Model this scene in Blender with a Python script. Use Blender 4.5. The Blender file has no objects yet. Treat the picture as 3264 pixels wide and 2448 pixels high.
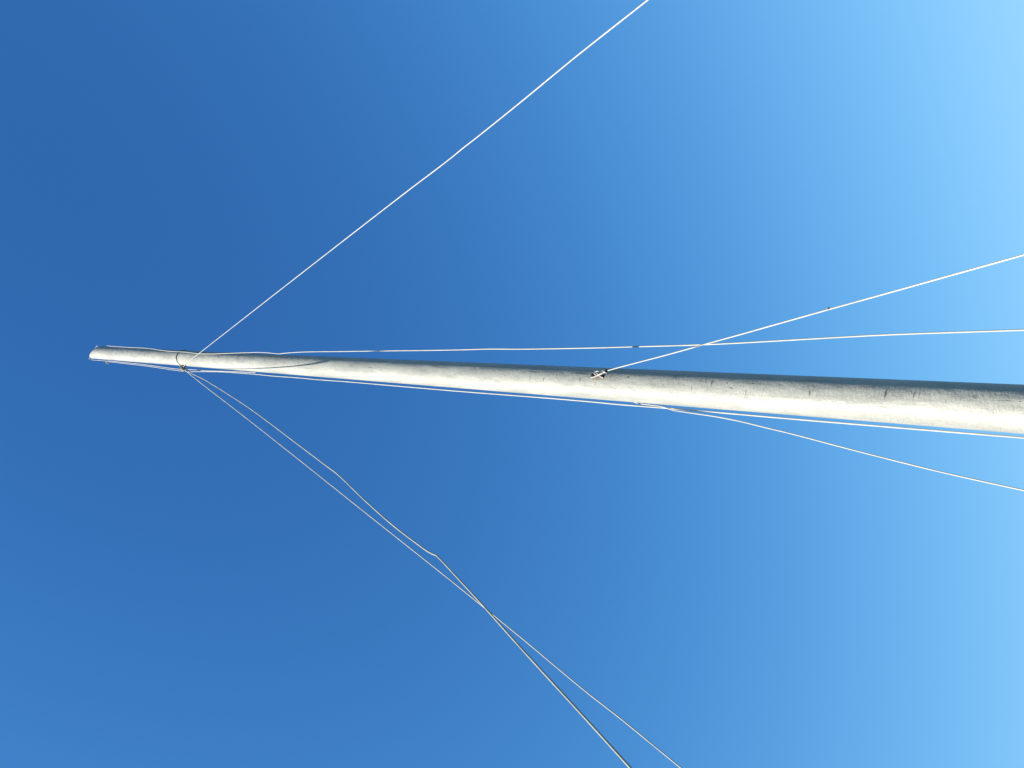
import bpy, bmesh, math, random
from mathutils import Vector, Matrix, noise
random.seed(4)
PATHS = {
 'GUY_RIGHT': [(-0.0458, 2.1094, 8.153), (-0.0217, 2.0906, 8.0508), (0.0591, 2.0274, 7.5875), (0.1529, 1.9541, 7.0452), (0.4659, 1.7096, 5.2322), (0.642, 1.572, 4.2045), (0.6925, 1.5326, 3.904), (0.7062, 1.5219, 3.8303), (0.7136, 1.5161, 3.7865), (0.7612, 1.4789, 3.5201), (0.8152, 1.4367, 3.2289), (0.8612, 1.4007, 2.9643), (1.3827, 0.9933, -0.03)],
 'GUY_LEFT': [(-0.0585, 2.1174, 8.1403), (-0.0726, 2.1189, 8.0864), (-0.1686, 2.1289, 7.6776), (-0.2966, 2.1424, 7.1076), (-0.4714, 2.1608, 6.3527), (-0.6854, 2.1833, 5.4462), (-0.8556, 2.2012, 4.7213), (-0.9082, 2.2067, 4.5036), (-0.9246, 2.2084, 4.4368), (-0.9791, 2.2141, 4.2169), (-1.076, 2.2243, 3.8399), (-1.1029, 2.2271, 3.715), (-1.1749, 2.2347, 3.4244), (-2.0305, 2.3246, -0.03)],
 'GUY_KINKED': [(-0.0543, 2.1134, 8.1427), (-0.0664, 2.1214, 8.1093), (-0.0736, 2.1174, 8.0432), (-0.097, 2.0752, 7.7104), (-0.1091, 2.0533, 7.5396), (-0.1267, 2.0215, 7.3252), (-0.2245, 1.8452, 6.1896), (-0.3283, 1.6579, 5.1176), (-0.3751, 1.5735, 4.6365), (-0.3777, 1.5688, 4.6088), (-0.3816, 1.5617, 4.5737), (-0.427, 1.4799, 4.1963), (-0.4564, 1.4268, 3.9333), (-0.4761, 1.3913, 3.7259), (-0.4823, 1.3801, 3.6534), (-0.4835, 1.3779, 3.6283), (-0.4838, 1.3774, 3.6099), (-0.4856, 1.3742, 3.5954), (-0.5089, 1.3322, 3.4276), (-0.529, 1.2958, 3.2849), (-0.5658, 1.2295, 3.0324), (-0.6085, 1.1524, 2.7312), (-0.6281, 1.117, 2.5946), (-1.0052, 0.4367, -0.03)],
 'HALYARD_RIGHT': [(0.0981, 2.1305, 10.547), (0.0962, 2.1236, 10.4282), (0.0874, 2.0988, 9.669), (0.0864, 2.0943, 9.5013), (0.0847, 2.0911, 9.0618), (0.0672, 2.06, 8.3146), (0.0662, 2.0604, 7.945), (0.0591, 2.0547, 7.678), (0.0608, 2.0565, 7.5137), (0.0611, 2.0569, 7.4681), (0.0699, 2.0678, 7.1778), (0.0811, 2.0991, 6.9138), (0.0852, 2.0988, 6.736), (0.0844, 2.0989, 6.5992), (0.0824, 2.099, 6.508), (0.0809, 2.0991, 6.4457), (0.0852, 2.0988, 6.3759), (0.094, 2.1006, 6.1927), (0.1061, 2.1079, 5.6518), (0.1165, 2.1158, 5.1704), (0.1206, 2.1197, 4.9618), (0.1299, 2.1277, 4.5846), (0.1335, 2.1301, 4.4753), (0.1358, 2.1355, 4.2746), (0.1398, 2.1407, 4.0915), (0.1461, 2.1479, 3.8551), (0.1524, 2.1542, 3.668), (0.1537, 2.1553, 3.6252), (0.1614, 2.1577, 3.3888), (0.1673, 2.159, 3.2576), (0.1739, 2.1602, 3.1327), (0.1919, 2.1642, 2.7912), (0.203, 2.1707, 2.4625), (0.2871, 2.2198, -0.03)],
 'HALYARD_LEFT': [(-0.0494, 2.1316, 10.4202), (-0.0505, 2.1315, 10.3408), (-0.0505, 2.1315, 10.1759), (-0.0537, 2.1314, 9.759), (-0.0564, 2.1312, 9.2836), (-0.0621, 2.1308, 8.8504), (-0.068, 2.1304, 8.5308), (-0.0708, 2.1302, 8.2702), (-0.0699, 2.1303, 8.0947), (-0.0628, 2.1308, 7.8311), (-0.0523, 2.1315, 7.466), (-0.0492, 2.1317, 7.1306), (-0.0483, 2.1318, 6.7937), (-0.0495, 2.1317, 6.6316), (-0.0472, 2.132, 6.1981), (-0.0481, 2.1321, 6.0396), (-0.0459, 2.1326, 5.6772), (-0.0457, 2.1331, 5.2068), (-0.0455, 2.1338, 4.687), (-0.0451, 2.1339, 4.5726), (-0.0427, 2.1341, 3.8214), (-0.0435, 2.134, 3.744), (-0.0427, 2.1341, 3.4893), (-0.0425, 2.1341, 3.2203), (-0.0428, 2.1341, 3.0961), (-0.0421, 2.1341, 2.6961), (-0.0412, 2.1341, 2.4315), (-0.033, 2.1346, -0.03)],
 'TOP_LOOP': [(0.0981, 2.1305, 10.547), (0.0938, 2.1545, 10.6938), (0.0781, 2.1683, 10.8801), (0.0778, 2.1774, 11.0427), (0.0469, 2.1675, 11.0539), (-0.0045, 2.1332, 11.0267), (-0.0248, 2.1011, 10.9221), (-0.0397, 2.1361, 11.0297), (-0.0455, 2.1358, 10.9388), (-0.0454, 2.1358, 10.7069), (-0.0452, 2.1359, 10.439)],
 'TAIL': [(-0.0426, 2.13, 10.3701), (-0.0417, 2.13, 10.1721), (-0.0442, 2.1299, 9.7558), (-0.0466, 2.1298, 9.2808), (-0.0522, 2.1295, 8.848), (-0.0573, 2.1292, 8.529), (-0.0588, 2.1291, 8.2691), (-0.0557, 2.1293, 8.1153), (-0.0539, 2.1294, 7.9731), (-0.0541, 2.1294, 7.7965), (-0.0534, 2.1294, 7.702), (-0.0481, 2.1298, 7.4619), (-0.0418, 2.1301, 7.1278), (-0.0377, 2.1303, 6.846)],
 'LOWER_RIGHT': [(0.0636, 2.0747, 3.7225), (0.0702, 2.066, 3.6851), (0.1196, 2.0004, 3.3815), (0.1479, 1.9629, 3.2143), (0.1702, 1.9333, 3.0809), (0.1931, 1.9029, 2.9475), (0.2242, 1.8617, 2.7659), (0.2516, 1.8253, 2.6034), (0.3037, 1.7562, 2.2972), (0.6998, 1.2305, -0.03)],
 'LOWER_LEFT': [(0.0059, 2.1932, 3.8011), (-0.0189, 2.1784, 3.7311), (-0.0316, 2.1591, 3.6661), (-0.0361, 2.1364, 3.6011), (-0.0363, 2.1349, 3.5801), (-0.0372, 2.1331, 3.5603), (-0.0385, 2.1294, 3.52), (-0.0427, 2.1261, 3.486), (-0.0468, 2.1259, 3.4619), (-0.0498, 2.1258, 3.4102), (-0.0553, 2.1256, 3.288), (-0.0614, 2.1254, 3.2119), (-0.0762, 2.1249, 3.0867), (-0.0803, 2.1248, 3.0502), (-0.1088, 2.1238, 2.8398), (-0.1387, 2.1227, 2.6007), (-0.1566, 2.1221, 2.419), (-0.3979, 2.1137, -0.03)],
}
FIT = {
 'EYE': [(-0.0458, 2.1094, 8.153), (-0.0585, 2.1174, 8.1403)],
 'BAND': [(0.0124, 2.0817, 8.2129)],
 'SADDLE': [(0.0408, 2.0845, 3.8018), (0.0416, 2.0837, 3.7932), (0.0446, 2.0806, 3.7777), (0.0478, 2.0732, 3.7641), (0.0517, 2.0695, 3.765), (0.0558, 2.0702, 3.7724), (0.0585, 2.0716, 3.7727), (0.0584, 2.0716, 3.7664), (0.0547, 2.0708, 3.7576), (0.0513, 2.0748, 3.7553), (0.0475, 2.0818, 3.7563), (0.0432, 2.0843, 3.7494), (0.0419, 2.0849, 3.7422)],
 'CLIP': [(0.0471, 2.0634, 3.7512), (0.0616, 2.0711, 3.7223)],
 'CLIP2': [(0.0615, 2.0817, 3.7822), (0.0654, 2.0834, 3.7446)],
 'PIN': [(0.0673, 2.0724, 3.7286), (0.0615, 2.0664, 3.7173), (0.0571, 2.0664, 3.7079)],
 'BOLTS': [(0.048, 2.0887, 3.7993), (0.0471, 2.0882, 3.7493)],
 'KNOT': [(-0.0505, 2.1356, 10.4136), (-0.074, 2.1339, 10.423), (-0.0747, 2.1338, 10.3326), (-0.0591, 2.135, 10.409)],
 'TAPE': [(0.1523, 2.1542, 3.6694), (0.1525, 2.1543, 3.6643)],
 'SCRAP': [(0.2258, 1.8596, 2.7655), (0.2281, 1.8565, 2.7625)],
}
SCUFFS = [(0.0036, 4.0493, 0.01172, 0.00382, 0.68), (0.0076, 4.1279, 0.01069, 0.00744, 0.41), (0.0099, 3.8551, 0.01259, 0.00434, 0.74), (-0.0009, 3.7758, 0.01093, 0.0025, 0.41), (0.031, 4.1126, 0.00469, 0.03463, 0.68), (0.0352, 3.8668, 0.00466, 0.04828, 0.74), (0.0282, 3.6299, 0.00538, 0.0058, 1), (0.0234, 3.2822, 0.01513, 0.00349, 0.81), (0.0034, 3.3543, 0.01191, 0.00264, 0.54), (0.0249, 3.2275, 0.0029, 0.0046, 1), (0.0281, 3.1384, 0.00233, 0.01163, 0.81), (0.0102, 3.2069, 0.00316, 0.01058, 0.68), (-0.0008, 3.1545, 0.01221, 0.00219, 0.68), (0.0086, 2.9495, 0.01158, 0.00385, 0.81), (0.0177, 2.9412, 0.00602, 0.00281, 0.54), (0.0047, 2.9272, 0.00949, 0.0019, 0.47), (0.0197, 2.7372, 0.01897, 0.00378, 1), (0.0323, 2.7355, 0.00965, 0.00389, 0.68), (0.0196, 2.6643, 0.01293, 0.00274, 0.88), (0.0195, 2.6519, 0.01102, 0.00188, 0.54), (0.0238, 2.5206, 0.00814, 0.00663, 0.38), (0.0212, 2.5235, 0.00355, 0.00474, 0.54), (0.0173, 2.4544, 0.00109, 0.01975, 1), (0.0173, 2.4242, 0.00166, 0.00263, 0.68), (-0.0105, 2.8749, 0.00474, 0.01465, 0.2), (-0.0187, 3.0895, 0.00532, 0.02814, 0.2), (0.0051, 7.8412, 0.00391, 0.01579, 1), (0.0011, 8.2257, 0.01777, 0.03857, 0.47), (0.0366, 7.0505, 0.01669, 0.02146, 0.34), (0.0339, 7.1634, 0.01087, 0.01474, 0.41), (0.0093, 9.919, 0.02035, 0.02099, 0.27), (0.0055, 9.0279, 0.01627, 0.01854, 0.47), (0.0028, 8.4998, 0.01558, 0.02057, 0.34), (-0.0157, 6.0246, 0.00304, 0.00785, 0.81), (-0.0141, 5.6937, 0.00379, 0.00936, 0.68), (0.0117, 5.3382, 0.00436, 0.02472, 0.47), (0.0028, 5.2302, 0.00335, 0.01186, 0.68), (-0.0029, 3.5138, 0.0034, 0.00271, 0.41), (-0.0167, 3.5944, 0.00183, 0.01136, 0.54), (-0.0137, 3.6829, 0.00123, 0.00595, 0.41), (0.0019, 3.2937, 0.00856, 0.00158, 0.5), (0.0267, 3.2525, 0.00368, 0.00251, 0.46), (0.0243, 4.4646, 0.00316, 0.00709, 0.28), (0.0065, 2.5857, 0.00673, 0.00131, 0.44), (0.0172, 3.2003, 0.00661, 0.00261, 0.23), (0.0277, 3.7795, 0.0104, 0.00251, 0.51), (0.0245, 3.4449, 0.01051, 0.00149, 0.34), (0.0331, 2.8372, 0.00149, 0.00312, 0.4), (0.0274, 2.4836, 0.00094, 0.00484, 0.47), (0.0373, 2.8817, 0.00603, 0.00147, 0.56), (0.0007, 4.6178, 0.00151, 0.01024, 0.67), (0.0305, 3.014, 0.00481, 0.00211, 0.32), (0.0396, 3.6743, 0.00773, 0.00283, 0.25), (0.0285, 3.0394, 0.00398, 0.00233, 0.5), (0.0374, 3.7985, 0.00231, 0.0114, 0.3), (0.0156, 4.4384, 0.01048, 0.00303, 0.5), (0.0354, 3.0261, 0.00691, 0.00197, 0.43), (0.0371, 4.355, 0.00927, 0.00291, 0.22), (0.0314, 3.7064, 0.01179, 0.00359, 0.44), (0.0304, 2.8641, 0.00172, 0.00548, 0.4), (0.0305, 4.5014, 0.00235, 0.02658, 0.3), (0.0279, 3.1149, 0.00242, 0.00639, 0.55), (0.0257, 2.562, 0.00158, 0.00623, 0.42), (0.03, 3.0483, 0.00238, 0.00975, 0.43), (0.0304, 2.7957, 0.00625, 0.00129, 0.23), (0.0297, 4.5448, 0.00437, 0.00331, 0.45), (0.0027, 3.9162, 0.00513, 0.00269, 0.29), (0.0268, 2.9568, 0.00159, 0.00787, 0.4), (0.0321, 4.1365, 0.00341, 0.00986, 0.34), (0.0257, 3.3043, 0.00704, 0.00237, 0.46), (0.0296, 2.6413, 0.00648, 0.00153, 0.3), (0.0294, 3.5232, 0.00494, 0.00286, 0.3), (0.0269, 2.7286, 0.00663, 0.00161, 0.5), (0.0261, 2.49, 0.00652, 0.00144, 0.4), (0.0369, 4.497, 0.01408, 0.00504, 0.23), (0.0286, 2.5226, 0.00785, 0.00077, 0.4), (0.0052, 2.92, 0.00638, 0.00126, 0.47), (0.0294, 2.6737, 0.0051, 0.00094, 0.32), (0.0247, 2.4676, 0.00271, 0.00113, 0.4), (0.032, 2.7466, 0.00292, 0.00149, 0.45), (-0.0007, 2.5381, 0.00131, 0.00827, 0.3), (0.0315, 3.8738, 0.01186, 0.00299, 0.32), (0.0263, 3.458, 0.0043, 0.00236, 0.3), (0.0334, 3.2114, 0.00131, 0.01338, 0.48), (0.0137, 3.4088, 0.00406, 0.00295, 0.37), (0.0268, 2.5369, 0.00311, 0.00118, 0.5)]
RUST = [(0.0167, 3.7694, 0.00994, 0.04617, 0.55), (0.0261, 3.7989, 0.00717, 0.01096, 0.9), (0.0245, 3.7472, 0.00814, 0.01219, 0.9), (0.0283, 3.7754, 0.00972, 0.04023, 0.5)]
POLE_XY = (0.02237, 2.13737); POLE_R = 0.055; Z_FLARE = 6.303; Z_TIP = 10.917
CAMERA = [[0.068694, 0.997638, -0.0, 0.0], [0.788147, -0.054269, -0.613089, 0.0], [-0.611641, 0.042116, -0.790014, 1.55]]
LENS = 31.6544
SUN_AZ = -133.400; SUN_EL = 22.0

scene = bpy.context.scene
COL = scene.collection
R2 = math.radians


# ------------------------------------------------------------------ helpers
def link(name, verts, faces, mat, parent=None, smooth=True, uvs=None):
    me = bpy.data.meshes.new(name)
    me.from_pydata([tuple(v) for v in verts], [], faces)
    if smooth:
        me.polygons.foreach_set('use_smooth', [True] * len(me.polygons))
    if uvs is not None:
        lay = me.uv_layers.new(name='UVMap')
        flat = []
        for poly in me.polygons:
            for vi in poly.vertices:
                flat.extend(uvs[vi])
        lay.data.foreach_set('uv', flat)
    me.materials.append(mat)
    me.update()
    ob = bpy.data.objects.new(name, me)
    COL.objects.link(ob)
    if parent is not None:
        ob.parent = parent
    return ob


def tag(ob, label, cat, group=None):
    ob['label'] = label
    ob['category'] = cat
    if group:
        ob['group'] = group


def resample(points, step, smooth=True):
    """Catmull-Rom through the points (centripetal-like via chord lengths), evenly stepped."""
    pts = [Vector(p) for p in points]
    out = []
    n = len(pts)
    for i in range(n - 1):
        p1, p2 = pts[i], pts[i + 1]
        seg = (p2 - p1).length
        k = max(1, int(round(seg / step)))
        d = (p2 - p1) / max(seg, 1e-9)
        if i > 0:
            a = (pts[i] - pts[i - 1])
            t1 = (a.normalized() * seg + (p2 - p1) * (a.length / max(seg, 1e-9)) ** .5).normalized()
        else:
            t1 = d
        if i < n - 2:
            b = (pts[i + 2] - p2)
            t2 = (b.normalized() * seg + (p2 - p1) * (b.length / max(seg, 1e-9)) ** .5).normalized()
        else:
            t2 = d
        m = seg * .85
        for j in range(k):
            t = j / k
            h00 = 2 * t ** 3 - 3 * t ** 2 + 1
            h10 = t ** 3 - 2 * t ** 2 + t
            h01 = -2 * t ** 3 + 3 * t ** 2
            h11 = t ** 3 - t ** 2
            out.append(p1 * h00 + t1 * (m * h10) + p2 * h01 + t2 * (m * h11))
    out.append(pts[-1])
    return out


def tube_data(path, radius, sides=10, lobes=0, depth=.0, pitch=.02, fuzz=0.0, taper=None):
    """Skin a path. lobes > 0 gives a laid (twisted) rope section."""
    verts, faces = [], []
    n = len(path)
    t_prev = (path[1] - path[0]).normalized()
    ref = Vector((0, 0, 1)) if abs(t_prev.z) < .9 else Vector((1, 0, 0))
    u = t_prev.cross(ref).normalized()
    s = 0.0
    for i in range(n):
        if i == 0:
            t = t_prev
        elif i == n - 1:
            t = (path[i] - path[i - 1]).normalized()
        else:
            t = (path[i + 1] - path[i - 1]).normalized()
        u = (u - t * u.dot(t)).normalized()
        v = t.cross(u)
        if i:
            s += (path[i] - path[i - 1]).length
        r0 = radius * (taper(i / (n - 1)) if taper else 1.0)
        if fuzz:
            r0 *= 1 + fuzz * noise.noise(Vector((s * 40, radius * 1000, 3.1)))
        for k in range(sides):
            a = 2 * math.pi * k / sides
            r = r0
            if lobes:
                r = r0 * (1 - depth + depth * abs(math.cos(.5 * lobes * (a - 2 * math.pi * s / pitch))) * 1.6)
            verts.append(path[i] + u * (r * math.cos(a)) + v * (r * math.sin(a)))
    for i in range(n - 1):
        for k in range(sides):
            a = i * sides + k
            b = i * sides + (k + 1) % sides
            faces.append((a, b, b + sides, a + sides))
    faces.append(tuple(range(sides))[::-1])
    faces.append(tuple((n - 1) * sides + k for k in range(sides)))
    return verts, faces


def join(parts):
    V, F = [], []
    for v, f in parts:
        o = len(V)
        V.extend(v)
        F.extend(tuple(i + o for i in q) for q in f)
    return V, F


def tube(points, radius, step=.004, **kw):
    return tube_data(resample(points, step), radius, **kw)


def rope_mesh(points, radius):
    return tube(points, radius, step=.0036, sides=10, lobes=3, depth=.16, pitch=.019, fuzz=.10)


def tangle(center, size, radius, seed, turns=3):
    """A small hitch: one cord wound round itself, kept as a closed curve on a lumpy ball."""
    rnd = random.Random(seed)
    rot = Matrix.Rotation(rnd.uniform(0, 6.28), 3, Vector((rnd.uniform(-1, 1), rnd.uniform(-1, 1), rnd.uniform(-1, 1))).normalized())
    pts = []
    N = 90
    for i in range(N):
        a = 2 * math.pi * i / N
        x = (2 + math.cos(turns * a)) * math.cos(2 * a) / 3
        y = (2 + math.cos(turns * a)) * math.sin(2 * a) / 3
        z = math.sin(turns * a) * .6
        pts.append(Vector(center) + rot @ (Vector((x, y, z)) * size))
    pts.append(pts[0])
    return tube_data(pts, radius, sides=8)


# ------------------------------------------------------------------ materials
class Nodes:
    def __init__(self, name):
        self.m = bpy.data.materials.new(name)
        self.m.use_nodes = True
        self.t = self.m.node_tree
        self.b = self.t.nodes['Principled BSDF']

    def n(self, kind, **props):
        nd = self.t.nodes.new(kind)
        for k, v in props.items():
            setattr(nd, k, v)
        return nd

    def l(self, a, b):
        self.t.links.new(a, b)

    def math(self, op, a, b=None, c=None, clamp=False):
        nd = self.n('ShaderNodeMath', operation=op)
        nd.use_clamp = clamp
        for i, x in enumerate((a, b, c)):
            if x is None:
                continue
            if hasattr(x, 'is_linked'):
                self.l(x, nd.inputs[i])
            else:
                nd.inputs[i].default_value = x
        return nd.outputs[0]

    def vmath(self, op, a, b):
        nd = self.n('ShaderNodeVectorMath', operation=op)
        for i, x in enumerate((a, b)):
            if hasattr(x, 'is_linked'):
                self.l(x, nd.inputs[i])
            else:
                nd.inputs[i].default_value = x
        return nd.outputs['Value'] if op == 'LENGTH' else nd.outputs['Vector']

    def noise(self, vec, scale, detail=4, rough=.55):
        nd = self.n('ShaderNodeTexNoise')
        nd.inputs['Scale'].default_value = scale
        nd.inputs['Detail'].default_value = detail
        nd.inputs['Roughness'].default_value = rough
        if vec is not None:
            self.l(vec, nd.inputs['Vector'])
        return nd.outputs['Fac']

    def ramp(self, fac, lo, hi, a=0.0, b=1.0, smooth=True):
        nd = self.n('ShaderNodeMapRange')
        nd.interpolation_type = 'SMOOTHSTEP' if smooth else 'LINEAR'
        self.l(fac, nd.inputs['Value'])
        for k, v in (('From Min', lo), ('From Max', hi), ('To Min', a), ('To Max', b)):
            nd.inputs[k].default_value = v
        return nd.outputs[0]

    def mix(self, fac, a, b):
        nd = self.n('ShaderNodeMix', data_type='RGBA')
        for sock, x in ((nd.inputs['Factor'], fac), (nd.inputs['A'], a), (nd.inputs['B'], b)):
            if hasattr(x, 'is_linked'):
                self.l(x, sock)
            else:
                sock.default_value = x if isinstance(x, (int, float)) else (*x, 1)
        return nd.outputs['Result']


def pole_material():
    N = Nodes('weathered_pale_metal')
    uv = N.n('ShaderNodeUVMap').outputs[0]
    # (around, up) in metres, nudged a little so no mark has a ruled edge
    wob = N.n('ShaderNodeTexNoise')
    wob.inputs['Scale'].default_value = 160
    wob.inputs['Detail'].default_value = 3
    N.l(uv, wob.inputs['Vector'])
    w = N.vmath('SUBTRACT', wob.outputs['Color'], (.5, .5, .5))
    w = N.vmath('MULTIPLY', w, (.006, .006, 0))
    p = N.vmath('ADD', uv, w)
    broad = N.noise(N.vmath('MULTIPLY', p, (14, 3.0, 0)), 1.0, 5, .6)
    fine = N.noise(N.vmath('MULTIPLY', p, (900, 260, 0)), 1.0, 3, .6)
    # faint rubbing marks round the tube
    rub = N.noise(N.vmath('MULTIPLY', p, (42, 620, 0)), 1.0, 3, .6)
    rub = N.ramp(rub, .54, .72)
    where = N.ramp(N.noise(N.vmath('MULTIPLY', p, (26, 5, 0)), 1.0, 3), .46, .68)
    rub = N.math('MULTIPLY', rub, where)
    # thin scratches running along it
    scr = N.noise(N.vmath('MULTIPLY', p, (900, 26, 0)), 1.0, 2, .5)
    scr = N.ramp(scr, .62, .74)
    scr = N.math('MULTIPLY', scr, N.ramp(N.noise(N.vmath('MULTIPLY', p, (30, 9, 0)), 1.0, 2), .5, .66))
    # specks of dirt
    vor = N.n('ShaderNodeTexVoronoi')
    vor.inputs['Scale'].default_value = 1.0
    N.l(N.vmath('MULTIPLY', p, (115, 75, 0)), vor.inputs['Vector'])
    sep = N.n('ShaderNodeSeparateColor')
    N.l(vor.outputs['Color'], sep.inputs[0])
    speck = N.ramp(vor.outputs['Distance'], .05, .14, 1, 0)
    speck = N.math('MULTIPLY', speck, N.ramp(sep.outputs[0], .80, .88))

    def spots(lst, soft0, soft1):
        tot = None
        for (su, sv, ru, rv, s) in lst:
            d = N.vmath('SUBTRACT', p, (su, sv, 0))
            d = N.vmath('MULTIPLY', d, (1 / ru, 1 / rv, 0))
            r = N.vmath('LENGTH', d, (0, 0, 0))
            m = N.ramp(r, soft0, soft1, s, 0)
            tot = m if tot is None else N.math('MAXIMUM', tot, m)
        return tot

    grain = N.ramp(N.noise(N.vmath('MULTIPLY', p, (240, 700, 0)), 1.0, 4, .7), .34, .56, .35, 1)
    marks = N.math('MULTIPLY', spots(SCUFFS, .25, 1.15), grain)
    rust = N.math('MULTIPLY', spots(RUST, .1, 1.2), grain)
    dirt = N.math('ADD', N.math('MULTIPLY', rub, .5), N.math('MULTIPLY', scr, .5))
    dirt = N.math('ADD', dirt, N.math('MULTIPLY', speck, .5))
    dirt = N.math('MAXIMUM', dirt, marks, clamp=True)
    blot = N.noise(N.vmath('MULTIPLY', p, (48, 17, 0)), 1.0, 5, .65)
    drip = N.noise(N.vmath('MULTIPLY', p, (95, 2.2, 0)), 1.0, 4, .6)
    base = N.mix(N.ramp(broad, .3, .7), (.268, .264, .232), (.352, .346, .300))
    base = N.mix(N.ramp(blot, .46, .74, 0, .38), base, (.185, .187, .175))
    base = N.mix(N.ramp(drip, .52, .74, 0, .35), base, (.20, .196, .172))
    base = N.mix(N.ramp(blot, .30, .42, .2, 0), base, (.43, .425, .39))
    base = N.mix(N.ramp(fine, .42, .72, 0, .4), base, (.17, .168, .148))
    c = N.mix(dirt, base, (.045, .048, .048))
    c = N.mix(rust, c, (.20, .095, .045))
    N.l(c, N.b.inputs['Base Color'])
    N.b.inputs['Metallic'].default_value = .06
    N.b.inputs['Specular IOR Level'].default_value = .35
    rg = N.math('ADD', N.ramp(broad, .2, .8, .46, .58), N.math('MULTIPLY', dirt, .25))
    N.l(rg, N.b.inputs['Roughness'])
    bmp = N.n('ShaderNodeBump')
    bmp.inputs['Strength'].default_value = .9
    bmp.inputs['Distance'].default_value = .002
    hgt = N.math('ADD', N.math('MULTIPLY', fine, .12), N.math('ADD', N.noise(N.vmath('MULTIPLY', uv, (60, 110, 0)), 1.0, 4, .6), N.math('MULTIPLY', N.noise(N.vmath('MULTIPLY', uv, (22, 9, 0)), 1.0, 3, .5), 2.6)))
    hgt = N.math('SUBTRACT', hgt, N.math('MULTIPLY', dirt, .5))
    N.l(hgt, bmp.inputs['Height'])
    N.l(bmp.outputs[0], N.b.inputs['Normal'])
    return N.m


def rope_material(name, a, b):
    N = Nodes(name)
    tc = N.n('ShaderNodeTexCoord').outputs['Object']
    f = N.noise(tc, 9, 4, .6)
    g = N.noise(tc, 520, 2, .6)
    c = N.mix(N.ramp(f, .35, .7), a, b)
    c = N.mix(N.ramp(g, .45, .72, 0, .35), c, tuple(x * .55 for x in a))
    N.l(c, N.b.inputs['Base Color'])
    N.b.inputs['Roughness'].default_value = .7
    N.b.inputs['Specular IOR Level'].default_value = .3
    return N.m


def metal_material(name, a, b, metallic, rough, scale=120):
    N = Nodes(name)
    tc = N.n('ShaderNodeTexCoord').outputs['Object']
    c = N.mix(N.ramp(N.noise(tc, scale, 4, .6), .35, .65), a, b)
    N.l(c, N.b.inputs['Base Color'])
    N.b.inputs['Metallic'].default_value = metallic
    N.b.inputs['Roughness'].default_value = rough
    return N.m


def ground_material():
    N = Nodes('dry_grass_ground')
    tc = N.n('ShaderNodeTexCoord').outputs['Object']
    a = N.noise(tc, .35, 6, .6)
    b = N.noise(tc, 14, 5, .65)
    c = N.mix(N.ramp(a, .35, .65), (.030, .040, .018), (.060, .056, .036))
    c = N.mix(N.ramp(b, .4, .7, 0, .6), c, (.03, .04, .014))
    N.l(c, N.b.inputs['Base Color'])
    N.b.inputs['Roughness'].default_value = .95
    bmp = N.n('ShaderNodeBump')
    bmp.inputs['Distance'].default_value = .05
    N.l(b, bmp.inputs['Height'])
    N.l(bmp.outputs[0], N.b.inputs['Normal'])
    return N.m


M_POLE = pole_material()
M_ROPE = rope_material('white_laid_rope', (.40, .385, .335), (.33, .318, .275))
M_ROPE_OLD = rope_material('weathered_beige_rope', (.33, .325, .265), (.235, .232, .19))
M_STEEL = metal_material('galvanised_steel', (.36, .355, .33), (.24, .235, .22), .3, .5)
M_DARK = metal_material('dark_steel_wire', (.10, .095, .085), (.05, .048, .045), .5, .5)
M_RUST = metal_material('rusty_bolt', (.085, .04, .024), (.04, .022, .014), .2, .8, 300)
M_TAPE = metal_material('dark_tape', (.015, .022, .04), (.01, .014, .025), 0, .5)
M_SCRAP = metal_material('brown_scrap', (.30, .12, .03), (.20, .07, .02), 0, .8, 400)

# ------------------------------------------------------------------ ground
S = 2500.0
rings = [0, 3, 8, 20, 60, 200, 800, S]
gv, gf = [(POLE_XY[0], POLE_XY[1], 0)], []
for i, r in enumerate(rings[1:]):
    for k in range(48):
        a = 2 * math.pi * k / 48
        gv.append((POLE_XY[0] + r * math.cos(a), POLE_XY[1] + r * math.sin(a), 0))
for k in range(48):
    gf.append((0, 1 + k, 1 + (k + 1) % 48))
for i in range(len(rings) - 2):
    for k in range(48):
        a, b = 1 + i * 48 + k, 1 + i * 48 + (k + 1) % 48
        gf.append((a, a + 48, b + 48, b))
g = link('ground', gv, gf, ground_material())
g['kind'] = 'structure'

# ------------------------------------------------------------------ the mast
PX, PY = POLE_XY


def pole_profile(z):
    t = min(1, max(0, (z - Z_FLARE) / (Z_TIP - Z_FLARE)))
    t = t * t * (3 - 2 * t)
    return POLE_R * (1 + .09 * t), PX + .0045 * t, PY


mast = bpy.data.objects.new('mast', None)
COL.objects.link(mast)
tag(mast, 'tall pale grey metal mast with mitred top end, scuffed all along', 'mast')

SEG = 96
TIP_MID, TIP_SLOPE = 10.775, 3.0          # height of the cut at the axis, rise per metre towards -x


def cut_height(x):
    return TIP_MID - TIP_SLOPE * (x - PX - .0045)


zs = [-.1 + i * (10.3 + .1) / 160 for i in range(161)]
verts, faces, uvs = [], [], []
rows = 0


def ring(z, shrink=0.0, level=None):
    """level None: flat ring at z; otherwise the ring is blended on to the slanted cut."""
    global rows
    for k in range(SEG + 1):
        a = 2 * math.pi * k / SEG
        if level is None:
            zz = z
        else:
            rr, cx, cy = pole_profile(TIP_MID)
            top = cut_height(cx + (rr - shrink) * math.sin(a))
            zz = z + (top - z) * level
        rr, cx, cy = pole_profile(zz)
        rr -= shrink
        verts.append((cx + rr * math.sin(a), cy - rr * math.cos(a), zz))
        aa = a if a <= math.pi else a - 2 * math.pi
        if k == SEG // 2:
            aa = math.pi
        uvs.append((aa * POLE_R, zz))
    rows += 1


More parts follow.
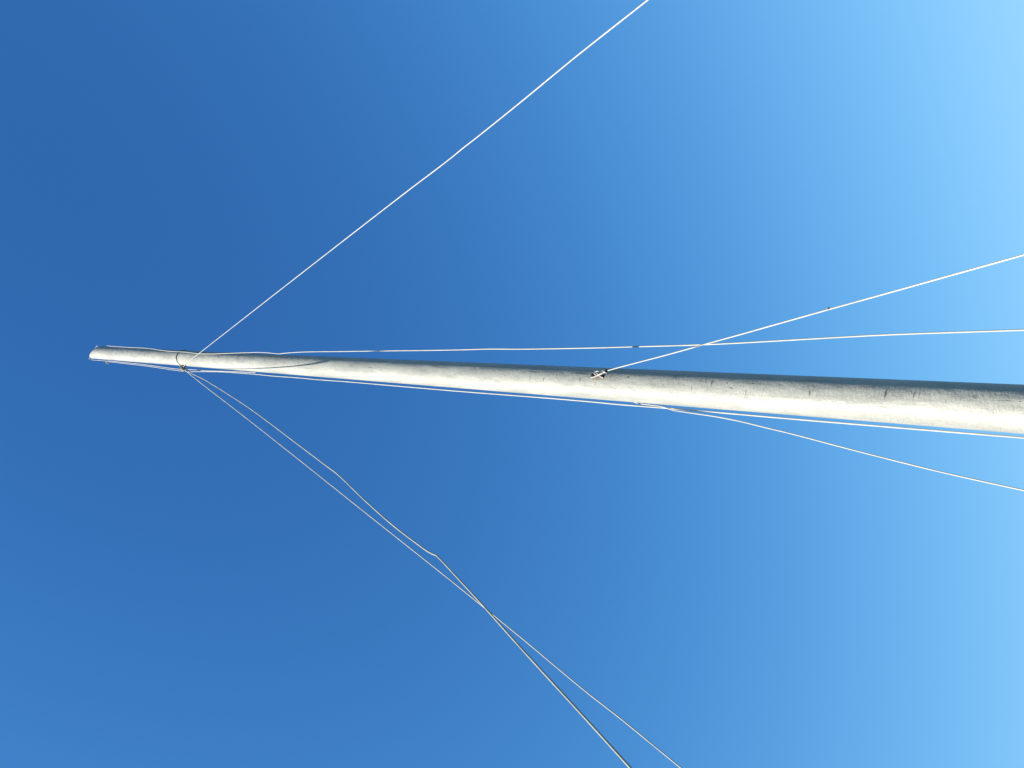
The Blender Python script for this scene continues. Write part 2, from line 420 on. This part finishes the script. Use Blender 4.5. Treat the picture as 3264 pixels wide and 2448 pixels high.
for z in zs:
    ring(z)
for i in range(1, 25):
    ring(zs[-1], 0, i / 24 * .998)
ring(zs[-1], .0006, .9995)
ring(zs[-1], .0014, 1.0)
ring(zs[-1], .0036, 1.0)
ring(zs[-1], .0042, .998)
for i in range(1, 8):
    ring(zs[-1], .0045, .998 - i * .14)
W = SEG + 1
for i in range(rows - 1):
    for k in range(SEG):
        a = i * W + k
        faces.append((a, a + 1, a + W + 1, a + W))
tube_ob = link('tube', verts, faces, M_POLE, mast, True, None)
# uv per loop so the seam at the back stays clean
me = tube_ob.data
lay = me.uv_layers.new(name='UVMap')
flat = []
for poly in me.polygons:
    us = [uvs[v] for v in poly.vertices]
    mx = max(u[0] for u in us)
    for u in us:
        uu = u[0]
        if mx > POLE_R * 2.5 and uu < 0:
            uu += 2 * math.pi * POLE_R
        flat.extend((uu, u[1]))
lay.data.foreach_set('uv', flat)

# wire strap round the mast that carries the upper eye
bz = FIT['BAND'][0][2]
rr, cx, cy = pole_profile(bz)
pts = [Vector((cx + (rr + .0022) * math.sin(a), cy - (rr + .0022) * math.cos(a), bz + .004 * math.sin(a + .6)))
       for a in [2 * math.pi * i / 96 for i in range(97)]]
pts2 = [p + Vector((0, 0, .0065)) for p in pts]
v, f = join([tube_data(pts, .0022, sides=8), tube_data(pts2, .0018, sides=8)])
link('wire_strap', v, f, M_DARK, mast)

# upper eye bolt: shank out of the tube and a ring
e0, e1 = Vector(FIT['EYE'][0]), Vector(FIT['EYE'][1])
axis = Vector((PX, PY, e0.z))
outd = (e0 - axis).normalized()
side = outd.cross(Vector((0, 0, 1)))
shank = tube_data([axis + outd * (POLE_R - .012) + Vector((0, 0, .004)), axis + outd * (POLE_R + .004) + Vector((0, 0, .004))], .005, sides=12)
cen = e0 + Vector((0, 0, .0))
ringp = [cen + outd * (.013 * math.cos(a)) + (side * .5 + Vector((0, 0, .86))) * (.015 * math.sin(a)) for a in [2 * math.pi * i / 40 for i in range(41)]]
nut = tube_data([axis + outd * (POLE_R - .001) + Vector((0, 0, .004)), axis + outd * (POLE_R + .006) + Vector((0, 0, .004))], .010, sides=6)
v, f = join([shank, tube_data(ringp, .0035, sides=10), nut])
link('eye_bolt', v, f, M_DARK, mast)

# lower pad eye: a bent rod on two feet, with its bolts
v, f = tube(FIT['SADDLE'], .0025, step=.002, sides=10)
pad = link('pad_eye', v, f, M_STEEL, mast)
for q in FIT['BOLTS']:
    q = Vector(q)
    nrm = Vector((q.x - PX, q.y - PY, 0)).normalized()
    v, f = join([tube_data([q - nrm * .003, q + nrm * .0035], .0062, sides=6),
                 tube_data([q + nrm * .003, q + nrm * .0065], .0034, sides=10)])
    link('bolt', v, f, M_RUST, pad, False)
# base of the mast: foot flange on the ground
def disc(z0, z1, r, n=48):
    return tube_data([Vector((PX, PY, z0)), Vector((PX, PY, z1))], r, sides=n)
v, f = disc(-.02, .03, .16)
link('base_plate', v, f, M_STEEL, mast, False)

# ------------------------------------------------------------------ ropes
GUYS = 'guy ropes holding the mast'
HALY = 'halyards running down the mast'


def rope(key, name, radius, mat, label, cat, group):
    v, f = rope_mesh(PATHS[key], radius)
    ob = link(name, v, f, mat)
    tag(ob, label, cat, group)
    return ob


guy_r = rope('GUY_RIGHT', 'guy_rope', .0018, M_ROPE,
             'white guy rope from the upper eye, slanting away alone to the upper right', 'rope', GUYS)
guy_l = rope('GUY_LEFT', 'guy_rope', .0024, M_ROPE,
             'thin straight white guy rope from the upper eye, crossing behind the kinked one', 'rope', GUYS)
guy_k = rope('GUY_KINKED', 'guy_rope', .0023, M_ROPE_OLD,
             'slack beige guy rope with sharp kinks, crossing in front of the straight one', 'rope', GUYS)
low_r = rope('LOWER_RIGHT', 'guy_rope', .0019, M_ROPE,
             'white guy rope shackled to the pad eye halfway along the mast', 'rope', GUYS)
low_l = rope('LOWER_LEFT', 'guy_rope', .0018, M_ROPE,
             'white guy rope coming round from behind the lower half of the mast', 'rope', GUYS)
hal_r = rope('HALYARD_RIGHT', 'halyard', .0022, M_ROPE,
             'white halyard on the shaded side of the mast, drifting away from it towards the ground', 'rope', HALY)
hal_l = rope('HALYARD_LEFT', 'halyard', .0022, M_ROPE,
             'white halyard close along the sunlit side of the mast, knotted near its top', 'rope', HALY)

v, f = rope_mesh(PATHS['TOP_LOOP'], .0021)
link('top_loop', v, f, M_ROPE, hal_r)
K = [Vector(p) for p in FIT['KNOT']]
v, f = join([tangle(K[0], .010, .0028, 3), tangle(K[3], .0075, .0026, 8),
             tube([K[3], (K[3] + K[1]) / 2 + Vector((.003, 0, 0)), K[1]], .0021, sides=8),
             tube([K[3], (K[3] + K[2]) / 2, K[2]], .0021, sides=8)])
link('knot', v, f, M_ROPE_OLD, hal_l)
v, f = rope_mesh(PATHS['TAIL'], .0023)
link('doubled_end', v, f, M_ROPE, hal_l)
v, f = join([tangle(e0 + Vector((0, -.004, .004)), .017, .0030, 5), tangle(e0 + Vector((-.004, -.004, -.010)), .012, .0028, 11)])
link('knot', v, f, M_ROPE_OLD, guy_r)
v, f = join([tangle(e1 + Vector((-.002, 0, .0)), .013, .0028, 21), tangle(e1 + Vector((.002, -.006, .012)), .010, .0026, 29)])
link('knot', v, f, M_ROPE, guy_k)
v, f = tangle(e1 + Vector((.004, .004, .004)), .011, .0024, 35)
link('knot', v, f, M_ROPE, guy_l)

# rope clip and shackle pin where the lower guy meets the pad eye
a, b = [Vector(p) for p in FIT['CLIP']]
d = (b - a).normalized()
prof = lambda t: .72 + .55 * math.sin(math.pi * min(1, t * 1.15)) ** .5 if t < .87 else 1.15
body = tube_data([a + (b - a) * (i / 14) for i in range(15)], .0029, sides=14, taper=lambda t: .75 + .5 * math.sin(math.pi * (.08 + .84 * t)) ** .6)
c0, c1 = [Vector(p) for p in FIT['CLIP2']]
back = tube([c0, (c0 + c1) / 2 + (b - a) * .02, c1], .0022, step=.002, sides=10)
collar = tube_data([b - d * .004, b + d * .003], .0042, sides=12)
v, f = join([body, back, collar])
clip = link('rope_clip', v, f, M_STEEL, low_r)
pin = tube(FIT['PIN'], .0020, step=.002, sides=10)
v, f = pin
link('pin', v, f, M_STEEL, clip)
v, f = tangle(b + d * .006, .0045, .0019, 44)
link('lashing', v, f, M_DARK, low_r)

# tiny scrap caught on the lower right guy
s0, s1 = [Vector(p) for p in FIT['SCRAP']]
scr_o = bpy.data.objects.new('scrap', None)
COL.objects.link(scr_o)
tag(scr_o, 'tiny brown scrap with a dark tip clinging to a white guy rope', 'scrap')


def lump(c, rx, seed, squash=1.0):
    bm = bmesh.new()
    bmesh.ops.create_icosphere(bm, subdivisions=2, radius=rx)
    for w_ in bm.verts:
        w_.co *= 1 + .35 * noise.noise(w_.co * 400 + Vector((seed, 0, 0)))
        w_.co.z *= squash
        w_.co += c
    bm.verts.ensure_lookup_table()
    vs = [w_.co.copy() for w_ in bm.verts]
    fs = [tuple(x.index for x in p_.verts) for p_ in bm.faces]
    bm.free()
    return vs, fs


v, f = lump(s0, .0025, 1, 1.5)
link('husk', v, f, M_SCRAP, scr_o)
v, f = lump(s1, .0017, 7)
link('dark_tip', v, f, M_TAPE, scr_o)

# ------------------------------------------------------------------ sky and sun
w = bpy.data.worlds.new('World')
scene.world = w
w.use_nodes = True
nt = w.node_tree
bg = nt.nodes['Background']
sky = nt.nodes.new('ShaderNodeTexSky')
sky.sky_type = 'NISHITA'
sky.sun_disc = False
sky.sun_elevation = R2(SUN_EL)
sky.sun_rotation = R2(SUN_AZ)
sky.air_density = .6
sky.dust_density = 0
sky.ozone_density = 1
# film response of the sky: deeper blue overhead, per channel power and gain
sepc = nt.nodes.new('ShaderNodeSeparateColor')
comb = nt.nodes.new('ShaderNodeCombineColor')
nt.links.new(sky.outputs[0], sepc.inputs[0])
EXPO = 1.2
BG = .1


def chan(op, x, y):
    nd = nt.nodes.new('ShaderNodeMath')
    nd.operation = op
    for sock, val in zip(nd.inputs, (x, y)):
        if hasattr(val, 'is_linked'):
            nt.links.new(val, sock)
        else:
            sock.default_value = val
    return nd.outputs[0]


for i, (pw, a, c) in enumerate(((2.35, 91.9, 139.9), (2.25, 100.8, 112.7), (2.15, 68.7, 56.5))):
    m = chan('POWER', chan('MULTIPLY', sepc.outputs[i], .1), pw)
    y = chan('DIVIDE', chan('MULTIPLY', m, a / BG / 2 ** EXPO), chan('ADD', chan('MULTIPLY', m, c), 1.0))
    nt.links.new(chan('MINIMUM', y, (.34, .70, 1.12)[i] / BG / 2 ** EXPO), comb.inputs[i])
nt.links.new(comb.outputs[0], bg.inputs[0])
bg.inputs[1].default_value = BG

ld = bpy.data.lights.new('sun', 'SUN')
ld.energy = 5.0
ld.angle = R2(.53)
ld.color = (1.0, .95, .86)
sun = bpy.data.objects.new('sun', ld)
COL.objects.link(sun)
sdir = Vector((math.sin(R2(SUN_AZ)) * math.cos(R2(SUN_EL)), math.cos(R2(SUN_AZ)) * math.cos(R2(SUN_EL)), math.sin(R2(SUN_EL))))
sun.rotation_euler = sdir.to_track_quat('Z', 'Y').to_euler()
sun.location = sdir * 30

# ------------------------------------------------------------------ camera
cd = bpy.data.cameras.new('camera')
cd.sensor_width = 36
cd.lens = LENS
cd.clip_start = .02
cd.clip_end = 6000
cam = bpy.data.objects.new('camera', cd)
COL.objects.link(cam)
cam.matrix_world = Matrix([CAMERA[0], CAMERA[1], CAMERA[2], [0, 0, 0, 1]])
scene.camera = cam

vs = scene.view_settings
vs.view_transform = 'Standard'
vs.look = 'None'
vs.exposure = EXPO
vs.gamma = 1
scene.render.film_transparent = False
scene.cycles.max_bounces = 6
